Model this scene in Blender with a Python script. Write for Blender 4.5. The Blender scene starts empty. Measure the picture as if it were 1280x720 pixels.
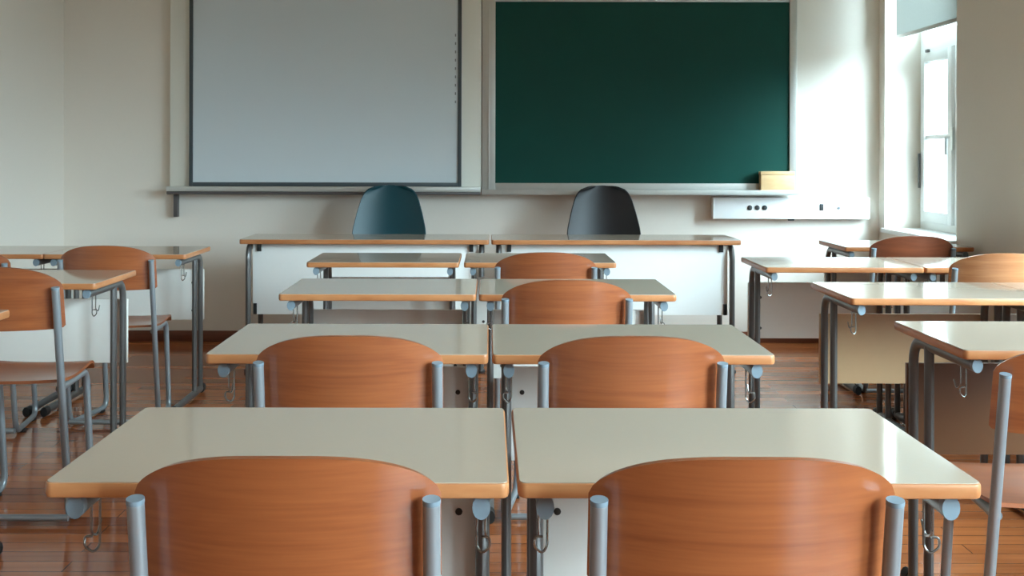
import bpy, bmesh, math, random
from mathutils import Vector, Matrix
random.seed(7)
S = bpy.context.scene
COL = S.collection

# ------------------------------------------------------------------ camera, sky, exposure
EYE = 1.2716
cam_data = bpy.data.cameras.new('camera')
cam = bpy.data.objects.new('camera', cam_data); COL.objects.link(cam)
cam.location = (0.0, 0.0, EYE)
cam.rotation_euler = (math.radians(90), math.radians(-0.12), 0)
cam_data.sensor_fit = 'HORIZONTAL'
cam_data.sensor_width = 36.0
cam_data.lens = 36.0 * 1395 / 1280
cam_data.shift_x = (640 - 612) / 1280
cam_data.shift_y = -(360 - 194) / 1280
cam_data.clip_start = 0.05
S.camera = cam

S.view_settings.view_transform = 'Standard'
S.view_settings.look = 'None'
S.view_settings.gamma = 1.0
S.view_settings.use_curve_mapping = False
S.view_settings.exposure = 0.22
SKY = 3.3
ZENITH = 5.0
GLOW = 95.0
GLOW_POW = 18.0
GLOW_DIR = (0.77, -0.61, 0.47)
SKY_COLOR = (0.66, 0.87, 1.0, 1)

world = bpy.data.worlds.new('overcast_sky'); S.world = world
world.use_nodes = True
wt = world.node_tree; wt.nodes.clear()
wo = wt.nodes.new('ShaderNodeOutputWorld')
wb = wt.nodes.new('ShaderNodeBackground')
wc = wt.nodes.new('ShaderNodeTexCoord')
ws = wt.nodes.new('ShaderNodeSeparateXYZ')
wr = wt.nodes.new('ShaderNodeValToRGB')
wm = wt.nodes.new('ShaderNodeMapRange')
wm.inputs['From Min'].default_value = -1; wm.inputs['From Max'].default_value = 1
wr.color_ramp.elements[0].position = 0.44; wr.color_ramp.elements[0].color = (0.20, 0.21, 0.20, 1)
wr.color_ramp.elements[1].position = 0.52; wr.color_ramp.elements[1].color = SKY_COLOR
wt.links.new(wc.outputs['Generated'], ws.inputs[0])
wt.links.new(ws.outputs['Z'], wm.inputs['Value'])
wt.links.new(wm.outputs[0], wr.inputs[0])
# thin cloud around a low veiled sun, to the right and behind the viewer
vd = wt.nodes.new('ShaderNodeVectorMath'); vd.operation = 'DOT_PRODUCT'
vd.inputs[1].default_value = Vector(GLOW_DIR).normalized()
wt.links.new(wc.outputs['Generated'], vd.inputs[0])
mxx = wt.nodes.new('ShaderNodeMath'); mxx.operation = 'MAXIMUM'; mxx.inputs[1].default_value = 0.0
pww = wt.nodes.new('ShaderNodeMath'); pww.operation = 'POWER'; pww.inputs[1].default_value = GLOW_POW
mlt = wt.nodes.new('ShaderNodeMath'); mlt.operation = 'MULTIPLY_ADD'; mlt.inputs[1].default_value = GLOW
zmx = wt.nodes.new('ShaderNodeMath'); zmx.operation = 'MAXIMUM'; zmx.inputs[1].default_value = 0.0
zml = wt.nodes.new('ShaderNodeMath'); zml.operation = 'MULTIPLY_ADD'; zml.inputs[1].default_value = SKY * ZENITH; zml.inputs[2].default_value = SKY
wt.links.new(ws.outputs['Z'], zmx.inputs[0]); wt.links.new(zmx.outputs[0], zml.inputs[0]); wt.links.new(zml.outputs[0], mlt.inputs[2])
wt.links.new(vd.outputs['Value'], mxx.inputs[0]); wt.links.new(mxx.outputs[0], pww.inputs[0]); wt.links.new(pww.outputs[0], mlt.inputs[0])
wt.links.new(wr.outputs[0], wb.inputs['Color'])
wt.links.new(mlt.outputs[0], wb.inputs['Strength'])
wt.links.new(wb.outputs[0], wo.inputs['Surface'])

S.cycles.use_denoising = True
S.cycles.max_bounces = 10
S.cycles.diffuse_bounces = 7
S.cycles.glossy_bounces = 4
S.cycles.transparent_max_bounces = 12
S.cycles.sample_clamp_indirect = 8.0

# ------------------------------------------------------------------ room measures
XL, XR = -2.90, 2.652          # left and right walls
YF, YB = 7.60, -3.60          # far wall, rear wall
ZC = 3.25
WT = 0.34                     # thickness of the window wall
ZS, ZT = 0.79, 2.80           # window niche bottom and top
BLINDS = [2.06, 2.06, 2.60, 2.70, 2.70]   # lower edge of each blind
NICHES = [(6.34, 7.49), (3.90, 5.40), (1.85, 3.45), (-0.10, 1.50), (-1.95, -0.40)]  # all after the first are unseen, widened and placed to light the room

for i, (a, b) in enumerate(NICHES):     # light portals in the window openings
    ld = bpy.data.lights.new('window_portal', 'AREA')
    ld.shape = 'RECTANGLE'; ld.size = ZT - ZS; ld.size_y = b - a
    lo = bpy.data.objects.new('window_portal', ld); COL.objects.link(lo)
    lo.location = (XR + WT + 0.02, (a + b) / 2, (ZS + ZT) / 2)
    lo.rotation_euler = (0, math.radians(90), 0)
    ld.cycles.is_portal = True

# ------------------------------------------------------------------ materials
def lin(r, g, b):
    f = lambda c: c / 12.92 if c <= 0.04045 else ((c + 0.055) / 1.055) ** 2.4
    return (f(r / 255), f(g / 255), f(b / 255), 1)

def new_mat(name):
    m = bpy.data.materials.new(name); m.use_nodes = True
    nt = m.node_tree
    return m, nt, nt.nodes['Principled BSDF']

def plain(name, rgb, rough=0.5, metal=0.0, spec=0.5, bump=0.0, var=0.06, scale=30):
    m, nt, p = new_mat(name)
    tc = nt.nodes.new('ShaderNodeTexCoord')
    n = nt.nodes.new('ShaderNodeTexNoise'); n.inputs['Scale'].default_value = scale; n.inputs['Detail'].default_value = 4
    nt.links.new(tc.outputs['Object'], n.inputs['Vector'])
    mx = nt.nodes.new('ShaderNodeMix'); mx.data_type = 'RGBA'
    c = lin(*rgb)
    mx.inputs[6].default_value = tuple(x * (1 - var) for x in c[:3]) + (1,)
    mx.inputs[7].default_value = tuple(min(1, x * (1 + var)) for x in c[:3]) + (1,)
    nt.links.new(n.outputs['Fac'], mx.inputs[0])
    nt.links.new(mx.outputs[2], p.inputs['Base Color'])
    p.inputs['Roughness'].default_value = rough
    p.inputs['Metallic'].default_value = metal
    p.inputs['Specular IOR Level'].default_value = spec
    if bump:
        b = nt.nodes.new('ShaderNodeBump'); b.inputs['Strength'].default_value = bump; b.inputs['Distance'].default_value = 0.002
        nt.links.new(n.outputs['Fac'], b.inputs['Height']); nt.links.new(b.outputs[0], p.inputs['Normal'])
    return m

def wood(name, dark, light, stretch=(1.6, 10, 22), rough=0.35, coat=0.0, vary=0.12):
    m, nt, p = new_mat(name)
    tc = nt.nodes.new('ShaderNodeTexCoord')
    oi = nt.nodes.new('ShaderNodeObjectInfo')
    add = nt.nodes.new('ShaderNodeVectorMath'); add.operation = 'ADD'
    sc = nt.nodes.new('ShaderNodeVectorMath'); sc.operation = 'SCALE'; sc.inputs['Scale'].default_value = 7.0
    cmb = nt.nodes.new('ShaderNodeCombineXYZ')
    for k in ('X', 'Y', 'Z'):
        nt.links.new(oi.outputs['Random'], cmb.inputs[k])
    nt.links.new(cmb.outputs[0], sc.inputs[0])
    nt.links.new(tc.outputs['Object'], add.inputs[0]); nt.links.new(sc.outputs[0], add.inputs[1])
    mp = nt.nodes.new('ShaderNodeMapping'); mp.inputs['Scale'].default_value = stretch
    mp.inputs['Rotation'].default_value = (0, 0.09, 0)
    nt.links.new(add.outputs[0], mp.inputs['Vector'])
    n1 = nt.nodes.new('ShaderNodeTexNoise'); n1.inputs['Scale'].default_value = 1.0; n1.inputs['Detail'].default_value = 3; n1.inputs['Distortion'].default_value = 0.6
    n2 = nt.nodes.new('ShaderNodeTexNoise'); n2.inputs['Scale'].default_value = 5.0; n2.inputs['Detail'].default_value = 6
    nt.links.new(mp.outputs[0], n1.inputs['Vector']); nt.links.new(mp.outputs[0], n2.inputs['Vector'])
    ml = nt.nodes.new('ShaderNodeMath'); ml.operation = 'MULTIPLY_ADD'; ml.inputs[1].default_value = 0.35
    nt.links.new(n2.outputs['Fac'], ml.inputs[0]); 
    m2 = nt.nodes.new('ShaderNodeMath'); m2.operation = 'MULTIPLY'; m2.inputs[1].default_value = 0.65
    nt.links.new(n1.outputs['Fac'], m2.inputs[0]); nt.links.new(m2.outputs[0], ml.inputs[2])
    r = nt.nodes.new('ShaderNodeValToRGB')
    r.color_ramp.elements[0].position = 0.34; r.color_ramp.elements[0].color = lin(*dark)
    r.color_ramp.elements[1].position = 0.66; r.color_ramp.elements[1].color = lin(*light)
    nt.links.new(ml.outputs[0], r.inputs[0])
    hs = nt.nodes.new('ShaderNodeHueSaturation')
    mr = nt.nodes.new('ShaderNodeMapRange'); mr.inputs['To Min'].default_value = 1 - vary; mr.inputs['To Max'].default_value = 1 + vary
    nt.links.new(oi.outputs['Random'], mr.inputs['Value']); nt.links.new(mr.outputs[0], hs.inputs['Value'])
    nt.links.new(r.outputs[0], hs.inputs['Color'])
    nt.links.new(hs.outputs[0], p.inputs['Base Color'])
    p.inputs['Roughness'].default_value = rough
    p.inputs['Coat Weight'].default_value = coat
    p.inputs['Coat Roughness'].default_value = 0.24
    p.inputs['Coat IOR'].default_value = 1.7
    return m

def floor_mat():
    m, nt, p = new_mat('parquet')
    tc = nt.nodes.new('ShaderNodeTexCoord')
    b = nt.nodes.new('ShaderNodeTexBrick')
    b.offset = 0.37; b.offset_frequency = 2
    b.inputs['Color1'].default_value = (0.0, 0.0, 0.0, 1)
    b.inputs['Color2'].default_value = (1, 1, 1, 1)
    b.inputs['Mortar'].default_value = (0.3, 0.3, 0.3, 1)
    b.inputs['Scale'].default_value = 1.0
    b.inputs['Mortar Size'].default_value = 0.0015
    b.inputs['Brick Width'].default_value = 0.95
    b.inputs['Row Height'].default_value = 0.085
    nt.links.new(tc.outputs['Object'], b.inputs['Vector'])
    mp = nt.nodes.new('ShaderNodeMapping'); mp.inputs['Scale'].default_value = (1.5, 22, 1)
    nt.links.new(tc.outputs['Object'], mp.inputs['Vector'])
    n = nt.nodes.new('ShaderNodeTexNoise'); n.inputs['Scale'].default_value = 1.5; n.inputs['Detail'].default_value = 5
    nt.links.new(mp.outputs[0], n.inputs['Vector'])
    ad = nt.nodes.new('ShaderNodeMath'); ad.operation = 'MULTIPLY_ADD'; ad.inputs[1].default_value = 0.45
    rgb = nt.nodes.new('ShaderNodeRGBToBW'); nt.links.new(b.outputs['Color'], rgb.inputs[0])
    nt.links.new(rgb.outputs[0], ad.inputs[0])
    m2 = nt.nodes.new('ShaderNodeMath'); m2.operation = 'MULTIPLY'; m2.inputs[1].default_value = 0.6
    nt.links.new(n.outputs['Fac'], m2.inputs[0]); nt.links.new(m2.outputs[0], ad.inputs[2])
    r = nt.nodes.new('ShaderNodeValToRGB')
    r.color_ramp.elements[0].position = 0.15; r.color_ramp.elements[0].color = lin(114, 56, 30)
    r.color_ramp.elements[1].position = 0.85; r.color_ramp.elements[1].color = lin(188, 112, 64)
    nt.links.new(ad.outputs[0], r.inputs[0])
    mx = nt.nodes.new('ShaderNodeMix'); mx.data_type = 'RGBA'
    mx.inputs[7].default_value = lin(70, 38, 24)
    nt.links.new(b.outputs['Fac'], mx.inputs[0]); nt.links.new(r.outputs[0], mx.inputs[6])
    nt.links.new(mx.outputs[2], p.inputs['Base Color'])
    p.inputs['Roughness'].default_value = 0.12
    p.inputs['Specular IOR Level'].default_value = 0.35
    bm_ = nt.nodes.new('ShaderNodeBump'); bm_.inputs['Strength'].default_value = 0.02; bm_.inputs['Distance'].default_value = 0.002
    nt.links.new(ad.outputs[0], bm_.inputs['Height']); nt.links.new(bm_.outputs[0], p.inputs['Normal'])
    return m

def glass_mat():
    m, nt, p = new_mat('window_glass')
    out = nt.nodes['Material Output']; nt.nodes.remove(p)
    t = nt.nodes.new('ShaderNodeBsdfTransparent'); t.inputs[0].default_value = (0.96, 0.98, 0.97, 1)
    g = nt.nodes.new('ShaderNodeBsdfGlossy'); g.inputs['Roughness'].default_value = 0.01
    lw = nt.nodes.new('ShaderNodeLayerWeight'); lw.inputs[0].default_value = 0.5
    pw = nt.nodes.new('ShaderNodeMath'); pw.operation = 'POWER'; pw.inputs[1].default_value = 5.0
    f = nt.nodes.new('ShaderNodeMath'); f.operation = 'MULTIPLY_ADD'; f.inputs[1].default_value = 0.9; f.inputs[2].default_value = 0.04
    nt.links.new(lw.outputs['Facing'], pw.inputs[0]); nt.links.new(pw.outputs[0], f.inputs[0])
    mx = nt.nodes.new('ShaderNodeMixShader')
    nt.links.new(f.outputs[0], mx.inputs[0]); nt.links.new(t.outputs[0], mx.inputs[1]); nt.links.new(g.outputs[0], mx.inputs[2])
    nt.links.new(mx.outputs[0], out.inputs['Surface'])
    return m

def blind_mat():
    m, nt, p = new_mat('blind_fabric')
    out = nt.nodes['Material Output']; nt.nodes.remove(p)
    tc = nt.nodes.new('ShaderNodeTexCoord')
    w = nt.nodes.new('ShaderNodeTexNoise'); w.inputs['Scale'].default_value = 250
    nt.links.new(tc.outputs['Object'], w.inputs['Vector'])
    r = nt.nodes.new('ShaderNodeValToRGB')
    r.color_ramp.elements[0].color = lin(176, 178, 174); r.color_ramp.elements[1].color = lin(196, 198, 194)
    nt.links.new(w.outputs['Fac'], r.inputs[0])
    d = nt.nodes.new('ShaderNodeBsdfDiffuse'); t = nt.nodes.new('ShaderNodeBsdfTranslucent')
    nt.links.new(r.outputs[0], d.inputs[0]); nt.links.new(r.outputs[0], t.inputs[0])
    mx = nt.nodes.new('ShaderNodeMixShader'); mx.inputs[0].default_value = 0.45
    nt.links.new(d.outputs[0], mx.inputs[1]); nt.links.new(t.outputs[0], mx.inputs[2])
    nt.links.new(mx.outputs[0], out.inputs['Surface'])
    return m

M = dict(
    wall=plain('wall_paint', (228, 220, 209), 0.55, bump=0.05, var=0.015, scale=60),
    ceil=plain('ceiling_paint', (236, 224, 202), 0.8, var=0.01),
    floor=floor_mat(),
    skirt=wood('dark_skirting', (84, 44, 28), (112, 62, 40), (1.5, 20, 20), 0.35),
    white=plain('white_lacquer', (232, 234, 232), 0.3, var=0.01),
    glass=glass_mat(), blind=blind_mat(),
    laminate=plain('pale_grey_laminate', (187, 171, 153), 0.07, var=0.02, scale=140),
    beech=wood('beech_edge', (172, 106, 62), (200, 138, 90), (3, 3, 14), 0.35, vary=0.04),
    ply=wood('orange_plywood', (136, 70, 36), (164, 92, 50), (1.1, 8, 34), 0.36, coat=0.9, vary=0.06),
    steel=plain('grey_painted_steel', (98, 95, 93), 0.33, metal=0.4, var=0.02),
    chairsteel=plain('silver_painted_steel', (150, 156, 160), 0.35, metal=0.5, var=0.02),
    plug=plain('grey_plastic_plug', (122, 138, 148), 0.45, var=0.02),
    black=plain('black_rubber', (26, 25, 25), 0.6, var=0.05),
    wire=plain('steel_wire', (150, 152, 150), 0.25, metal=0.9),
    panel=plain('white_panel_laminate', (236, 232, 224), 0.4, var=0.015),
    teacher_panel=plain('white_desk_panel', (236, 236, 232), 0.4, var=0.01),
    ply_lit_tone=wood('lit_tone_plywood', (176, 112, 70), (200, 138, 92), (1.1, 8, 34), 0.36, coat=0.9, vary=0.02),  # window light on one chair, put into a paler wood colour
    ply_shade_tone=wood('shade_tone_plywood', (92, 44, 26), (124, 66, 40), (1.5, 8, 17), 0.36, coat=0.15, vary=0.02),  # shade from the window pier, put into a darker wood colour
    panel_tan=plain('tan_panel_laminate', (196, 164, 126), 0.4, var=0.03),
    panel_brown=plain('brown_panel_laminate', (112, 76, 52), 0.4, var=0.03),
    screw=plain('dark_screw', (60, 56, 52), 0.4, metal=0.5),
    alu=plain('brushed_aluminium', (196, 196, 192), 0.35, metal=0.6, var=0.03),
    darkframe=plain('dark_grey_frame', (66, 74, 78), 0.4, var=0.03),
    rail=plain('dark_rail_metal', (92, 88, 88), 0.4, metal=0.4, var=0.03),
    screen=plain('whiteboard_enamel', (204, 213, 218), 0.35, var=0.006),
    backpanel=plain('board_backing_white', (224, 222, 212), 0.4, var=0.01),
    slate=plain('green_chalkboard', (5, 64, 56), 0.45, spec=0.22, var=0.08, scale=5),
    tanbox=wood('tan_box_board', (214, 176, 128), (230, 196, 150), (3, 8, 8), 0.5, vary=0.02),
    duct=plain('white_duct_plastic', (236, 238, 238), 0.4, var=0.01),
    socket=plain('dark_socket', (40, 40, 42), 0.5),
    teal=plain('teal_plastic', (0, 60, 70), 0.42, var=0.04),
    dark=plain('black_plastic', (28, 28, 32), 0.45, var=0.05),
    greyline=plain('grey_print', (120, 126, 130), 0.5),
)

# ------------------------------------------------------------------ mesh helpers
class MB:
    def __init__(self): self.bm = bmesh.new()
    def box(self, x0, x1, y0, y1, z0, z1, bevel=0.0):
        bm = self.bm
        v = [bm.verts.new(p) for p in ((x0, y0, z0), (x1, y0, z0), (x1, y1, z0), (x0, y1, z0), (x0, y0, z1), (x1, y0, z1), (x1, y1, z1), (x0, y1, z1))]
        f = [bm.faces.new([v[i] for i in q]) for q in ((3, 2, 1, 0), (4, 5, 6, 7), (0, 1, 5, 4), (1, 2, 6, 5), (2, 3, 7, 6), (3, 0, 4, 7))]
        if bevel:
            ed = set(e for q in f for e in q.edges)
            bmesh.ops.bevel(bm, geom=list(ed), offset=bevel, segments=2, affect='EDGES', profile=0.6)
        return self
    def tube(self, pts, r, seg=12, fillet=0.0, oval=None, cap=True, closed=False):
        """sweep a round (or oval: half width, half height) section along pts"""
        P = [Vector(p) for p in pts]
        if fillet:
            Q = [P[0]]
            for i in range(1, len(P) - 1):
                a, b, c = P[i - 1], P[i], P[i + 1]
                d1 = (a - b); d2 = (c - b)
                k = min(fillet, d1.length * 0.48, d2.length * 0.48)
                s, e = b + d1.normalized() * k, b + d2.normalized() * k
                for t in range(7):
                    u = t / 6
                    Q.append(s * (1 - u) ** 2 + b * 2 * u * (1 - u) + e * u * u)
            Q.append(P[-1]); P = Q
        bm = self.bm
        n = len(P); rings = []
        T = (P[1] - P[0]).normalized()
        up = Vector((1, 0, 0)) if abs(T.x) < 0.9 else Vector((0, 0, 1))
        N = (up - T * up.dot(T)).normalized()
        for i in range(n):
            if i == 0: t = (P[1] - P[0])
            elif i == n - 1: t = (P[-1] - P[-2])
            else: t = (P[i + 1] - P[i]).normalized() + (P[i] - P[i - 1]).normalized()
            t.normalize()
            N = (N - t * N.dot(t)).normalized()
            B = t.cross(N)
            a, b = oval if oval else (r, r)
            rings.append([bm.verts.new(P[i] + N * math.cos(2 * math.pi * k / seg) * a + B * math.sin(2 * math.pi * k / seg) * b) for k in range(seg)])
        for i in range(n - 1):
            for k in range(seg):
                bm.faces.new((rings[i][k], rings[i][(k + 1) % seg], rings[i + 1][(k + 1) % seg], rings[i + 1][k]))
        if cap:
            bm.faces.new(rings[0][::-1]); bm.faces.new(rings[-1])
        return self
    def shell(self, nu, nv, f, th):
        """grid surface f(u,v)->Vector for u,v in 0..1, thickened by th along its normals"""
        bm = self.bm
        P = [[f(i / nu, j / nv) for j in range(nv + 1)] for i in range(nu + 1)]
        def nrm(i, j):
            a = P[min(i + 1, nu)][j] - P[max(i - 1, 0)][j]
            b = P[i][min(j + 1, nv)] - P[i][max(j - 1, 0)]
            c = a.cross(b)
            return c.normalized() if c.length > 1e-9 else Vector((0, -1, 0))
        A = [[bm.verts.new(P[i][j] + nrm(i, j) * th / 2) for j in range(nv + 1)] for i in range(nu + 1)]
        B = [[bm.verts.new(P[i][j] - nrm(i, j) * th / 2) for j in range(nv + 1)] for i in range(nu + 1)]
        for i in range(nu):
            for j in range(nv):
                bm.faces.new((A[i][j], A[i + 1][j], A[i + 1][j + 1], A[i][j + 1]))
                bm.faces.new((B[i][j + 1], B[i + 1][j + 1], B[i + 1][j], B[i][j]))
        for i in range(nu):
            bm.faces.new((A[i][0], B[i][0], B[i + 1][0], A[i + 1][0]))
            bm.faces.new((A[i + 1][nv], B[i + 1][nv], B[i][nv], A[i][nv]))
        for j in range(nv):
            bm.faces.new((A[0][j + 1], B[0][j + 1], B[0][j], A[0][j]))
            bm.faces.new((A[nu][j], B[nu][j], B[nu][j + 1], A[nu][j + 1]))
        return self
    def loop_extrude(self, outline, z0, z1):
        bm = self.bm
        a = [bm.verts.new((x, y, z0)) for x, y in outline]; b = [bm.verts.new((x, y, z1)) for x, y in outline]
        bm.faces.new(a[::-1]); bm.faces.new(b)
        n = len(a)
        for i in range(n): bm.faces.new((a[i], a[(i + 1) % n], b[(i + 1) % n], b[i]))
        return self
    def lathe(self, prof, center, seg=20, axis='Z'):
        bm = self.bm; c = Vector(center); rings = []
        for r, h in prof:
            ring = []
            for k in range(seg):
                t = 2 * math.pi * k / seg
                d = {'Z': (r * math.cos(t), r * math.sin(t), h), 'Y': (r * math.cos(t), h, r * math.sin(t)), 'X': (h, r * math.cos(t), r * math.sin(t))}[axis]
                ring.append(bm.verts.new(c + Vector(d)))
            rings.append(ring)
        for i in range(len(rings) - 1):
            for k in range(seg):
                bm.faces.new((rings[i][k], rings[i][(k + 1) % seg], rings[i + 1][(k + 1) % seg], rings[i + 1][k]))
        bm.faces.new(rings[0][::-1]); bm.faces.new(rings[-1])
        return self
    def build(self, name, mat, parent=None, loc=(0, 0, 0), smooth=True):
        bmesh.ops.recalc_face_normals(self.bm, faces=self.bm.faces)
        me = bpy.data.meshes.new(name); self.bm.to_mesh(me); self.bm.free()
        me.materials.append(mat)
        if smooth:
            me.polygons.foreach_set('use_smooth', [True] * len(me.polygons))
            me.set_sharp_from_angle(angle=math.radians(38))
        o = bpy.data.objects.new(name, me); COL.objects.link(o)
        o.location = loc
        if parent: o.parent = parent
        return o

def rounded(x0, x1, y0, y1, r, n=5):
    out = []
    for cx, cy, a0 in ((x1 - r, y1 - r, 0), (x0 + r, y1 - r, 90), (x0 + r, y0 + r, 180), (x1 - r, y0 + r, 270)):
        for k in range(n + 1):
            a = math.radians(a0 + 90 * k / n)
            out.append((cx + r * math.cos(a), cy + r * math.sin(a)))
    return out

def edge_ring(x0, x1, y0, y1, r, z0, z1, w=0.007, n=5):
    """wooden lipping round a rectangular top, rounded in section"""
    mb = MB(); bm = mb.bm
    prof = [(-w, z1 - 0.0014), (-0.0034, z1 - 0.0014), (-0.001, z1 - 0.0026), (0, z1 - 0.006), (0, z0 + 0.006), (-0.0015, z0 + 0.0015), (-0.004, z0), (-w, z0)]
    loops = []
    for d, z in prof:
        rr = max(r + d, 0.001)
        loops.append([bm.verts.new((x, y, z)) for x, y in rounded(x0 - d, x1 + d, y0 - d, y1 + d, rr, n)])
    k = len(loops[0])
    for i in range(len(prof)):
        a, b = loops[i], loops[(i + 1) % len(prof)]
        for j in range(k): bm.faces.new((a[j], a[(j + 1) % k], b[(j + 1) % k], b[j]))
    return mb

def tag(o, label, cat, group=None):
    o['label'] = label; o['category'] = cat
    if group: o['group'] = group
    return o
def thing(name, label, cat, loc=(0, 0, 0), group=None, rz=0.0):
    o = bpy.data.objects.new(name, None); COL.objects.link(o)
    o.empty_display_size = 0.1; o.location = loc; o.rotation_euler = (0, 0, rz)
    return tag(o, label, cat, group)
def struct(o):
    o['kind'] = 'structure'; return o
def dup(root, loc, label, rz=0.0):
    r = root.copy(); COL.objects.link(r); r.location = loc; r.rotation_euler = (0, 0, rz); r['label'] = label
    for ch in root.children:
        c = ch.copy(); COL.objects.link(c); c.parent = r
        for g in ch.children:
            d = g.copy(); COL.objects.link(d); d.parent = c
    return r

# ------------------------------------------------------------------ the room
XO = XR + WT
struct(MB().box(XL - 0.2, XO, YB - 0.2, YF + 0.2, -0.15, 0.0).build('floor', M['floor'], smooth=False))
struct(MB().box(XL - 0.2, XO, YB - 0.2, YF + 0.2, ZC, ZC + 0.15).build('ceiling', M['ceil'], smooth=False))
struct(MB().box(XL - 0.2, XO, YF, YF + 0.2, 0, ZC).build('wall_far', M['wall'], smooth=False))
struct(MB().box(XL - 0.2, XO, YB - 0.2, YB, 0, ZC).build('wall_rear', M['wall'], smooth=False))
struct(MB().box(XL - 0.2, XL, YB, YF, 0, ZC).build('wall_left', M['wall'], smooth=False))
mb = MB()
mb.box(XR, XO, YB, YF, 0, ZS - 0.03); mb.box(XR, XO, YB, YF, ZT, ZC)
ys = [YF] + [v for a, b in NICHES for v in (b, a)] + [YB]
for k in range(0, len(ys), 2):
    mb.box(XR, XO, ys[k + 1], ys[k], ZS - 0.03, ZT)
struct(mb.build('wall_right', M['wall'], smooth=False))
sk = lambda: MB()
struct(MB().box(XL, XR, YF - 0.016, YF, 0, 0.075, 0.004).build('baseboard_far', M['skirt']))
struct(MB().box(XL, XL + 0.016, YB, YF - 0.016, 0, 0.075, 0.004).build('baseboard_left', M['skirt']))
struct(MB().box(XR - 0.016, XR, YB, YF - 0.016, 0, 0.075, 0.004).build('baseboard_right', M['skirt']))

def make_window(n, a, b, first):
    BLIND = BLINDS[n - 1]
    w = bpy.data.objects.new('window_%d' % n, None); COL.objects.link(w); struct(w)
    w.location = (XR + 0.22, (a + b) / 2, ZS)
    h = (b - a) / 2; H = ZT - ZS
    x0, x1 = 0.02, 0.09
    f = MB()                                                  # outer frame, transom and mullion
    f.box(x0, x1, -h, -h + 0.05, 0, H); f.box(x0, x1, h - 0.05, h, 0, H)
    f.box(x0, x1, -h + 0.05, h - 0.05, 0, 0.05); f.box(x0, x1, -h + 0.05, h - 0.05, H - 0.05, H)
    f.box(x0 - 0.01, x1, -h + 0.05, h - 0.05, 1.17, 1.29)
    f.box(x0, x1, -0.025, 0.025, 0.05, 1.17)
    fo = f.build('window_frame', M['white'], w, smooth=False)
    for s in (-1, 1):                                         # two casements
        c0, c1 = (0.025, h - 0.05) if s > 0 else (-h + 0.05, -0.025)
        cm = MB()
        cm.box(0, 0.06, c0, c0 + 0.065, 0.05, 1.17, 0.004); cm.box(0, 0.06, c1 - 0.065, c1, 0.05, 1.17, 0.004)
        cm.box(0, 0.06, c0 + 0.065, c1 - 0.065, 0.05, 0.12, 0.004); cm.box(0, 0.06, c0 + 0.065, c1 - 0.065, 1.10, 1.17, 0.004)
        cm.box(0.01, 0.05, c0 + 0.065, c1 - 0.065, 0.595, 0.62, 0.003)
        co = cm.build('casement', M['white'], w)
        MB().box(0.026, 0.032, c0 + 0.06, c1 - 0.06, 0.11, 1.11).build('pane', M['glass'], co, smooth=False)
        hg = MB().tube([(-0.012, c1 - 0.01 if s > 0 else c0 + 0.01, 0.27), (-0.012, c1 - 0.01 if s > 0 else c0 + 0.01, 0.50)], 0.009, 10)
        hg.build('hinge', M['steel'], co)
    MB().box(0.045, 0.051, -h + 0.04, h - 0.04, 1.28, H - 0.04).build('upper_pane', M['glass'], w, smooth=False)
    hd = MB().box(-0.012, 0, -0.016, 0.016, 0.52, 0.66, 0.003).tube([(-0.02, 0, 0.60), (-0.045, 0, 0.60), (-0.045, 0, 0.49)], 0.007, 8, fillet=0.012)
    hd.build('window_handle', M['alu'], w)
    lt = MB().box(-0.018, 0, h - 0.21, h - 0.17, 1.16, 1.18, 0.003)
    lt.build('vent_latch', M['rail'], w)
    MB().box(-0.25, 0.03, -h, h, -0.03, 0.0, 0.006).build('window_sill', M['white'], w)
    if first:
        bl = thing('roller_blind', 'pale grey roller blind half lowered in the window niche', 'blind', (XR + 0.05, (a + b) / 2, BLIND))
    else:
        bl = None
    zt = ZT - 0.04 - BLIND
    dx = 0 if first else (XR + 0.05 - (XR + 0.22)); dz = 0 if first else BLIND - ZS
    p = bl or w
    MB().box(dx - 0.001, dx + 0.001, -h + 0.03, h - 0.07, dz, dz + zt).build('blind_fabric', M['blind'], p, smooth=False)
    MB().box(dx - 0.008, dx + 0.008, -h + 0.028, h - 0.068, dz - 0.012, dz + 0.012, 0.004).build('bottom_bar', M['alu'], p)
    MB().tube([(dx + 0.01, -h + 0.01, dz + zt), (dx + 0.01, h - 0.01, dz + zt)], 0.028, 14).build('blind_roller', M['alu'], p)
    return w
for n, (a, b) in enumerate(NICHES):
    make_window(n + 1, a, b, n == 0)

# ------------------------------------------------------------------ boards on the far wall
YW = YF                                                       # wall plane
wbd = thing('whiteboard', 'large whiteboard in a thin dark frame on the wall', 'whiteboard', (-1.10, YW, 1.0))
wbd.scale = (1, 1.35, 1)
def L(x): return x + 1.10
MB().box(L(-2.156), L(-0.056), -0.055, -0.0, 0.055, 1.52, 0.005).build('backing_panel', M['backpanel'], wbd)
wsf = MB().box(L(-1.995), L(-0.210), -0.078, -0.056, 0.085, 1.46).build('writing_surface', M['screen'], wbd, smooth=False)
fr = MB()
fr.box(L(-2.016), L(-1.992), -0.086, -0.056, 0.060, 1.485, 0.003); fr.box(L(-0.213), L(-0.189), -0.086, -0.056, 0.060, 1.485, 0.003)
fr.box(L(-1.992), L(-0.213), -0.086, -0.056, 0.060, 0.087, 0.003); fr.box(L(-1.992), L(-0.213), -0.086, -0.056, 1.458, 1.485, 0.003)
fo = fr.build('frame', M['darkframe'], wbd)
for k in range(9):
    z = 0.62 + 0.056 * k
    MB().box(L(-0.234), L(-0.226), -0.0795, -0.0775, z, z + 0.018).build('printed_icon', M['greyline'], wsf, smooth=False)
tr = MB().box(L(-2.156), L(-0.060), -0.115, -0.056, 0.026, 0.052, 0.004).box(L(-2.156), L(-0.060), -0.12, -0.112, 0.026, 0.060, 0.003)
tr = tr.build('pen_tray', M['alu'], wbd)
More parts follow.
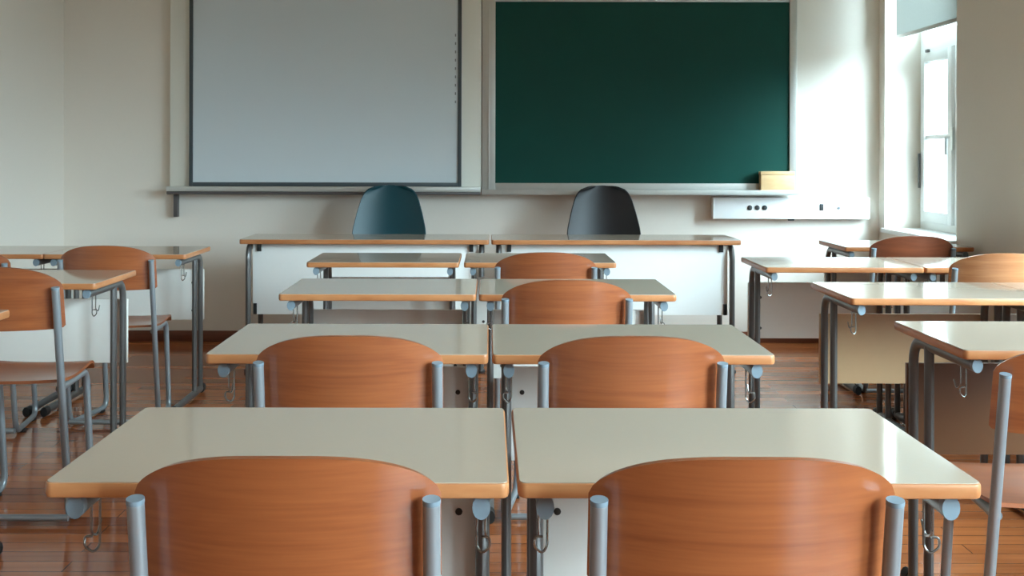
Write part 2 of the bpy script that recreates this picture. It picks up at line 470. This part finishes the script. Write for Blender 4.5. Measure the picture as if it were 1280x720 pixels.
MB().box(L(-2.156), L(-0.060), -0.118, -0.02, 0.006, 0.026, 0.004).build('support_rail', M['rail'], wbd)
MB().box(L(-2.132), L(-2.104), -0.055, -0.02, -0.150, 0.006, 0.003).build('rail_bracket', M['rail'], wbd)

cbd = thing('chalkboard', 'green chalkboard in an aluminium frame on the wall', 'chalkboard', (1.0, YW, 1.0))
def C(x): return x - 1.0
MB().box(C(0.030), C(2.028), -0.072, -0.02, 0.075, 1.315).build('writing_surface', M['slate'], cbd, smooth=False)
fr = MB()
fr.box(C(-0.052), C(0.038), -0.080, 0.0, 0.03, 1.345, 0.004); fr.box(C(2.020), C(2.070), -0.085, 0.0, 0.03, 1.345, 0.004)
fr.box(C(0.038), C(2.020), -0.080, 0.0, 0.03, 0.084, 0.004); fr.box(C(0.038), C(2.020), -0.080, 0.0, 1.307, 1.345, 0.004)
fr.box(C(-0.012), C(0.0), -0.086, -0.078, 0.04, 1.335, 0.002)
fr.build('frame', M['alu'], cbd)
MB().box(C(-0.052), C(2.070), -0.155, -0.0, 0.008, 0.030, 0.005).box(C(-0.052), C(2.070), -0.16, -0.150, 0.008, 0.042, 0.003).build('chalk_ledge', M['alu'], cbd)
bx = thing('storage_box', 'small tan box sitting on the ledge of the chalkboard', 'box', (1.925, YW - 0.118, 1.0305))
MB().box(-0.112, 0.112, -0.030, 0.030, 0.0, 0.112, 0.004).build('body', M['tanbox'], bx)
MB().box(-0.114, 0.114, -0.032, 0.032, 0.1125, 0.137, 0.004).build('lid', M['tanbox'], bx)

du = thing('cable_duct', 'long white cable duct with dark sockets below the chalkboard', 'duct', (2.04, YW, 0.845))
MB().box(-0.525, 0.525, -0.075, 0.0, 0.0, 0.146, 0.006).build('body', M['duct'], du)
for x in (-0.285, -0.235, -0.185):
    MB().lathe([(0.017, 0.0), (0.017, -0.004), (0.012, -0.006)], (x, -0.0751, 0.076), 16, 'Y').build('socket', M['socket'], du)
MB().box(0.185, 0.212, -0.080, -0.0752, 0.058, 0.102, 0.003).build('switch', M['socket'], du)
MB().box(0.10, 0.30, -0.077, -0.0751, 0.040, 0.118, 0.001).build('switch_plate', M['white'], du)
MB().lathe([(0.010, 0.0), (0.010, -0.005), (0.006, -0.006)], (0.315, -0.0751, 0.075), 14, 'Y').build('button', M['greyline'], du)
MB().box(-0.02, 0.02, -0.06, -0.04, -0.012, -0.0005, 0.002).build('clip', M['socket'], du)
MB().box(-0.532, -0.5255, -0.077, 0.0, -0.002, 0.148, 0.002).build('end_cap', M['duct'], du)

# ------------------------------------------------------------------ teacher's desks
TH = 0.78
def make_teacher_desk():
    t = thing('teacher_desk', '', 'desk', group='teacher desks at the front')
    W, D = 1.453, 0.46
    top = MB().loop_extrude(rounded(-W / 2 + .0028, W / 2 - .0028, .0028, D - .0028, 0.013), TH - .0014, TH).loop_extrude(rounded(-W / 2 + .0075, W / 2 - .0075, .0075, D - .0075, 0.01), TH - .026, TH - .0016).build('tabletop', M['laminate'], t)
    edge_ring(-W / 2, W / 2, 0, D, 0.016, TH - .028, TH).build('edge_band', M['beech'], top)
    MB().box(-W / 2 + .065, W / 2 - .065, 0.075, 0.093, 0.335, TH - .032, 0.002).build('front_panel', M['teacher_panel'], t)
    for s in (-1, 1):
        x = s * (W / 2 - .045)
        MB().tube([(x, 0.40, TH - .048), (x, 0.07, TH - .048), (x, 0.045, TH - .10), (x, 0.045, 0.012)], 0.02, 12, 0.05, oval=(0.016, 0.022)).build('leg', M['steel'], t)
        MB().tube([(x, 0.40, TH - .03), (x, 0.40, 0.012)], 0.02, 12, oval=(0.016, 0.022)).build('leg', M['steel'], t)
        br = MB().box(x - s * .06 - .012, x - s * .06 + .012, 0.06, 0.074, TH - .075, TH - .032, 0.002)
        br.build('panel_bracket', M['black'], t)
        MB().box(x - s * .035 - .01, x - s * .035 + .01, 0.066, 0.074, 0.335, 0.40, 0.002).build('panel_bracket', M['black'], t)
        for y in (0.045, 0.40):
            MB().lathe([(0.022, 0.0), (0.024, 0.012), (0.018, 0.02)], (x, y, 0), 14).build('rubber_foot', M['black'], t)
    return t
td = make_teacher_desk()
td['label'] = 'long teacher desk in front of the teal chair, white front panel'
td.location = (-0.728, 6.48, 0)
dup(td, (0.7375, 6.48, 0), 'long teacher desk in front of the black chair, on the window side')

def make_swivel(mat):
    t = thing('swivel_chair', '', 'chair', group='teacher chairs')
    def back(u, v):
        s = 2 * u - 1
        z = 0.50 + 0.575 * v
        K = [(0, .225), (.2, .238), (.4, .242), (.56, .230), (.72, .209), (.86, .186), (.92, .170), (.96, .152), (.985, .130), (1.0, .100)]
        for (v0, h0), (v1, h1) in zip(K, K[1:]):
            if v0 <= v <= v1: hw = h0 + (h1 - h0) * (v - v0) / (v1 - v0)
        top = 0.012 * (1 - s * s) * v
        return Vector((s * hw, 0.16 + 0.10 * v - 0.09 * s * s * (1 - 0.5 * v), z + top - 0.012))
    MB().shell(16, 40, back, 0.012).build('backrest', mat, t)
    def seat(u, v):
        s = 2 * u - 1
        hw = 0.235 * (1 - 0.10 * (2 * v - 1) ** 2)
        y = -0.24 + 0.40 * v
        return Vector((s * hw, y, 0.488 + 0.03 * s * s - 0.03 * max(0, 1 - v * 4) ** 2 + 0.02 * max(0, v - 0.8) / 0.2))
    MB().shell(14, 12, seat, 0.012).build('seat', mat, t)
    MB().lathe([(0.028, 0.09), (0.028, 0.28), (0.016, 0.285), (0.016, 0.455), (0.09, 0.462), (0.09, 0.472)], (0, 0, 0), 18).build('gas_column', M['steel'], t)
    b = MB()
    for k in range(5):
        a = math.radians(90 + 72 * k)
        b.tube([(0.02 * math.cos(a), 0.02 * math.sin(a), 0.10), (0.25 * math.cos(a), 0.25 * math.sin(a), 0.078)], 0.016, 10)
    bo = b.build('star_base', M['dark'], t)
    for k in range(5):
        a = math.radians(90 + 72 * k)
        MB().lathe([(0.018, -0.022), (0.027, -0.018), (0.027, 0.018), (0.018, 0.022)], (0.245 * math.cos(a), 0.245 * math.sin(a), 0.027), 16, 'X').tube([(0.245 * math.cos(a), 0.245 * math.sin(a), 0.03), (0.245 * math.cos(a), 0.245 * math.sin(a), 0.075)], 0.008, 8).build('caster', M['black'], bo)
    return t
sw = make_swivel(M['teal']); sw['label'] = 'teal shell-backed teacher chair behind the desk, below the whiteboard'; sw.location = (-0.645, 7.02, 0)
sw2 = make_swivel(M['dark']); sw2['label'] = 'black shell-backed teacher chair behind the desk, below the chalkboard'; sw2.location = (0.735, 7.02, 0)

# ------------------------------------------------------------------ school desk
def make_desk(panel_mat):
    t = thing('school_desk', '', 'desk', group='grey-topped school desks')
    W, D, T = 0.70, 0.50, 0.0245
    top = MB().loop_extrude(rounded(-W / 2 + .0028, W / 2 - .0028, .0028, D - .0028, 0.011), TH - .0014, TH).loop_extrude(rounded(-W / 2 + .0075, W / 2 - .0075, .0075, D - .0075, 0.008), TH - T + .001, TH - .0016).build('tabletop', M['laminate'], t)
    edge_ring(-W / 2, W / 2, 0, D, 0.014, TH - T, TH).build('edge_band', M['beech'], top)
    zr = TH - T - 0.0185
    for s in (-1, 1):
        x = s * (W / 2 - .042)
        lf = MB().tube([(x, 0.028, zr), (x, 0.448, zr), (x, 0.448, 0.035)], 0.016, 14, 0.075, oval=(0.013, 0.018)).build('bent_leg', M['steel'], t)
        MB().tube([(x, 0.018, zr), (x, 0.034, zr)], 0.016, 16, oval=(0.0138, 0.0183)).build('end_plug', M['plug'], lf)
        MB().tube([(x, 0.332, zr - .005), (x, 0.332, 0.035)], 0.014, 12, oval=(0.013, 0.017)).build('leg', M['steel'], t)
        ft = MB().tube([(x, -0.075, 0.026), (x, 0.485, 0.026)], 0.016, 12, oval=(0.014, 0.018)).build('foot', M['steel'], t)
        for y0, y1 in ((-0.095, -0.05), (0.465, 0.505)):
            MB().tube([(x, y0, 0.024), (x, y1, 0.024)], 0.016, 12, oval=(0.017, 0.0235)).build('foot_cap', M['black'], ft)
        xa, xb, yh = x + s * .006, x - s * .008, 0.105
        hk = MB().tube([(xa, yh, zr - .012), (xa, yh, zr - .070), (xa, yh + .03, zr - .082), (xa, yh + .045, zr - .060)], 0.0021, 8, 0.012)
        hk.tube([(xb, yh, zr - .012), (xb, yh, zr - .088), (xb + s * .008, yh - .006, zr - .098), (xb + s * .022, yh - .01, zr - .086), (xb + s * .020, yh - .01, zr - .070), (xb + s * .008, yh - .01, zr - .070)], 0.0021, 8, 0.008)
        hk.build('bag_hook', M['wire'], t)
    MB().tube([(-W / 2 + .042, 0.39, zr), (W / 2 - .042, 0.39, zr)], 0.012, 12, oval=(0.012, 0.016)).build('crossbar', M['steel'], t)
    pn = MB().box(-W / 2 + .03, W / 2 - .03, 0.468, 0.484, 0.39, 0.66, 0.003).build('modesty_panel', panel_mat, t)
    for sx in (-1, 1):
        for z in (0.44, 0.588):
            MB().lathe([(0.007, 0.0), (0.007, -0.002), (0.004, -0.003)], (sx * 0.262, 0.468, z), 12, 'Y').build('screw', M['screw'], pn)
    return t

desk = make_desk(M['panel'])
DESKS = [
    (-0.3195, 1.673, 'biggest grey-topped desk, left of the two nearest the viewer'),
    (0.3935, 1.675, 'biggest grey-topped desk, right of the two nearest the viewer'),
    (-0.352, 2.751, 'left grey-topped desk of the second pair in the middle rows'),
    (0.357, 2.751, 'right grey-topped desk of the second pair in the middle rows'),
    (-0.396, 3.94, 'left grey-topped desk of the third middle pair, no chair at it'),
    (0.3125, 3.94, 'right grey-topped desk of the third middle pair, one chair at it'),
    (-0.489, 5.11, 'left small-looking desk of the middle pair just before the teacher desks'),
    (0.233, 5.11, 'right small-looking desk of the middle pair just before the teacher desks'),
    (1.57, 4.92, 'white-panelled desk in the window-side column, behind the tan-panelled one'),
    (2.272, 4.92, 'desk against the window-side wall with a plywood chair in a window-lit tone at it'),
    (2.301, 3.853, 'desk at the right edge beside the tan-panelled one, wall side'),
    (2.27, 6.02, 'farthest desk below the window with a chair in a shaded red-brown tone'),
    (-1.85, 4.25, 'desk by the left wall with bent leg showing and a nearer chair in front'),
    (-1.845, 5.49, 'farthest left-side desk, nearer the middle aisle, against the far wall'),
    (-2.5475, 5.49, 'farthest left-side desk in the corner by the left wall'),
    (-1.865, 3.035, 'desk cut off at left edge, only one pale corner showing'),
]
for i, (x, y, lab) in enumerate(DESKS):
    if i == 0:
        desk.location = (x, y, 0); desk['label'] = lab
    else:
        dup(desk, (x, y, 0), lab)
dt = make_desk(M['panel_tan']); dt.location = (1.60, 3.853, 0); dt['label'] = 'grey-topped desk with tan front panel in the window-side column'
db = make_desk(M['panel_brown']); db.location = (1.553, 2.826, 0); db['label'] = 'grey-topped desk with brown front panel at the right edge'

# ------------------------------------------------------------------ plywood school chair
def post_y(z): return (0.72 - z) * 0.165
def make_chair():
    t = thing('school_chair', '', 'chair', group='plywood school chairs')
    HW = 0.217
    def back(u, v):
        s = 2 * u - 1
        # more columns near the edges for the round shoulders
        s = math.sin(s * math.pi / 2) * 0.55 + s * 0.45
        a = abs(s)
        zt = 0.847 - 0.034 * a ** 3.2 - 0.018 * (1 - math.sqrt(max(0, 1 - a ** 10)))
        zb = 0.652 + 0.012 * (1 - math.sqrt(max(0, 1 - a ** 14)))
        z = zb + (zt - zb) * v
        y = post_y(z) + 0.040 - 0.068 * (1 - a * a)
        z -= 0.22 * y * v
        return Vector((s * HW, y, z))
    MB().shell(36, 10, back, 0.010).build('backrest', M['ply'], t)
    def seat(u, v):
        s = 2 * u - 1
        hw = 0.197 - 0.022 * v
        c = abs(2 * v - 1)
        hw *= 1 - 0.05 * c ** 8
        y = 0.055 + 0.405 * v
        z = 0.474 - 0.012 * math.sin(math.pi * min(1, v / 0.8)) + 0.006 * s * s - 0.030 * max(0, (v - 0.82) / 0.18) ** 2
        return Vector((s * hw, y, z))
    MB().shell(16, 18, seat, 0.010).build('seat', M['ply'], t)
    for s in (-1, 1):
        xr, xf = s * 0.2075, s * 0.155
        pts = [(xr, post_y(0.785), 0.785), (xr, post_y(0.03), 0.016), (xf, 0.46, 0.016), (xf, 0.405, 0.448), (s * 0.196, 0.055, 0.455)]
        sf = MB().tube(pts, 0.0125, 12, 0.055).build('side_frame', M['chairsteel'], t)
        MB().tube([(xr, post_y(0.783), 0.783), (xr, post_y(0.790), 0.790)], 0.0129, 14).build('post_cap', M['plug'], sf)
        for y, f in ((0.19, 0.13), (0.40, 0.87)):
            x = xr + (xf - xr) * f
            MB().box(x - 0.014, x + 0.014, y - 0.02, y + 0.02, 0.0, 0.012, 0.002).build('rubber_foot', M['black'], sf)
    MB().tube([(-0.2075, post_y(0.03) - 0.012, 0.024), (0.2075, post_y(0.03) - 0.012, 0.024)], 0.0115, 12).build('crossbar', M['chairsteel'], t)
    MB().tube([(-0.165, 0.33, 0.449), (0.165, 0.33, 0.449)], 0.0115, 12).build('seat_bar', M['chairsteel'], t)
    return t
chair = make_chair()
CHAIRS = [
    (-0.288, 1.575, 0.0, 'plywood chair nearest the viewer, at the left of the nearest desks'),
    (0.362, 1.575, 0.0, 'plywood chair nearest the viewer, at the right of the nearest desks'),
    (-0.328, 2.60, 0.0, 'plywood chair at the left desk of the second middle pair'),
    (0.334, 2.60, 0.0, 'plywood chair at the right desk of the second middle pair'),
    (0.261, 3.75, 0.0, 'only plywood chair at the third middle pair of desks'),
    (0.243, 4.80, 0.0, 'plywood chair at the middle pair just before the teacher desks'),
    (2.213, 5.83, 0.0, 'plywood chair in a shaded red-brown tone below the window in the far right corner'),
    (2.206, 4.80, 0.0, 'plywood chair in a window-lit tone beside the right wall, in front of the window desk'),
    (1.35, 2.48, 0.0, 'plywood chair cut off by the right edge, seat and silver post showing'),
    (-1.66, 3.72, 0.0, 'plywood chair near the left edge with whole backrest and seat showing'),
    (-1.75, 5.1, 0.0, 'plywood chair at the farthest left desk, beside the middle aisle'),
    (-2.345, 4.93, 0.0, 'plywood chair cut off at the left edge, only backrest corner showing'),
]
for i, (x, y, rz, lab) in enumerate(CHAIRS):
    if i == 0:
        chair.location = (x, y, 0); chair['label'] = lab
    else:
        c = dup(chair, (x, y, 0), lab, rz)
        if y == 3.72: c.scale = (1.05, 1.05, 1.05)      # this one is a size larger
        if y in (5.83, 4.80) and x > 1:               # pier shade on one, window light on the other, as wood colour
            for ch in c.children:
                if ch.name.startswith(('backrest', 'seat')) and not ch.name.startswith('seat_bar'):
                    ch.data = ch.data.copy(); ch.data.materials[0] = M['ply_shade_tone' if y == 5.83 else 'ply_lit_tone']
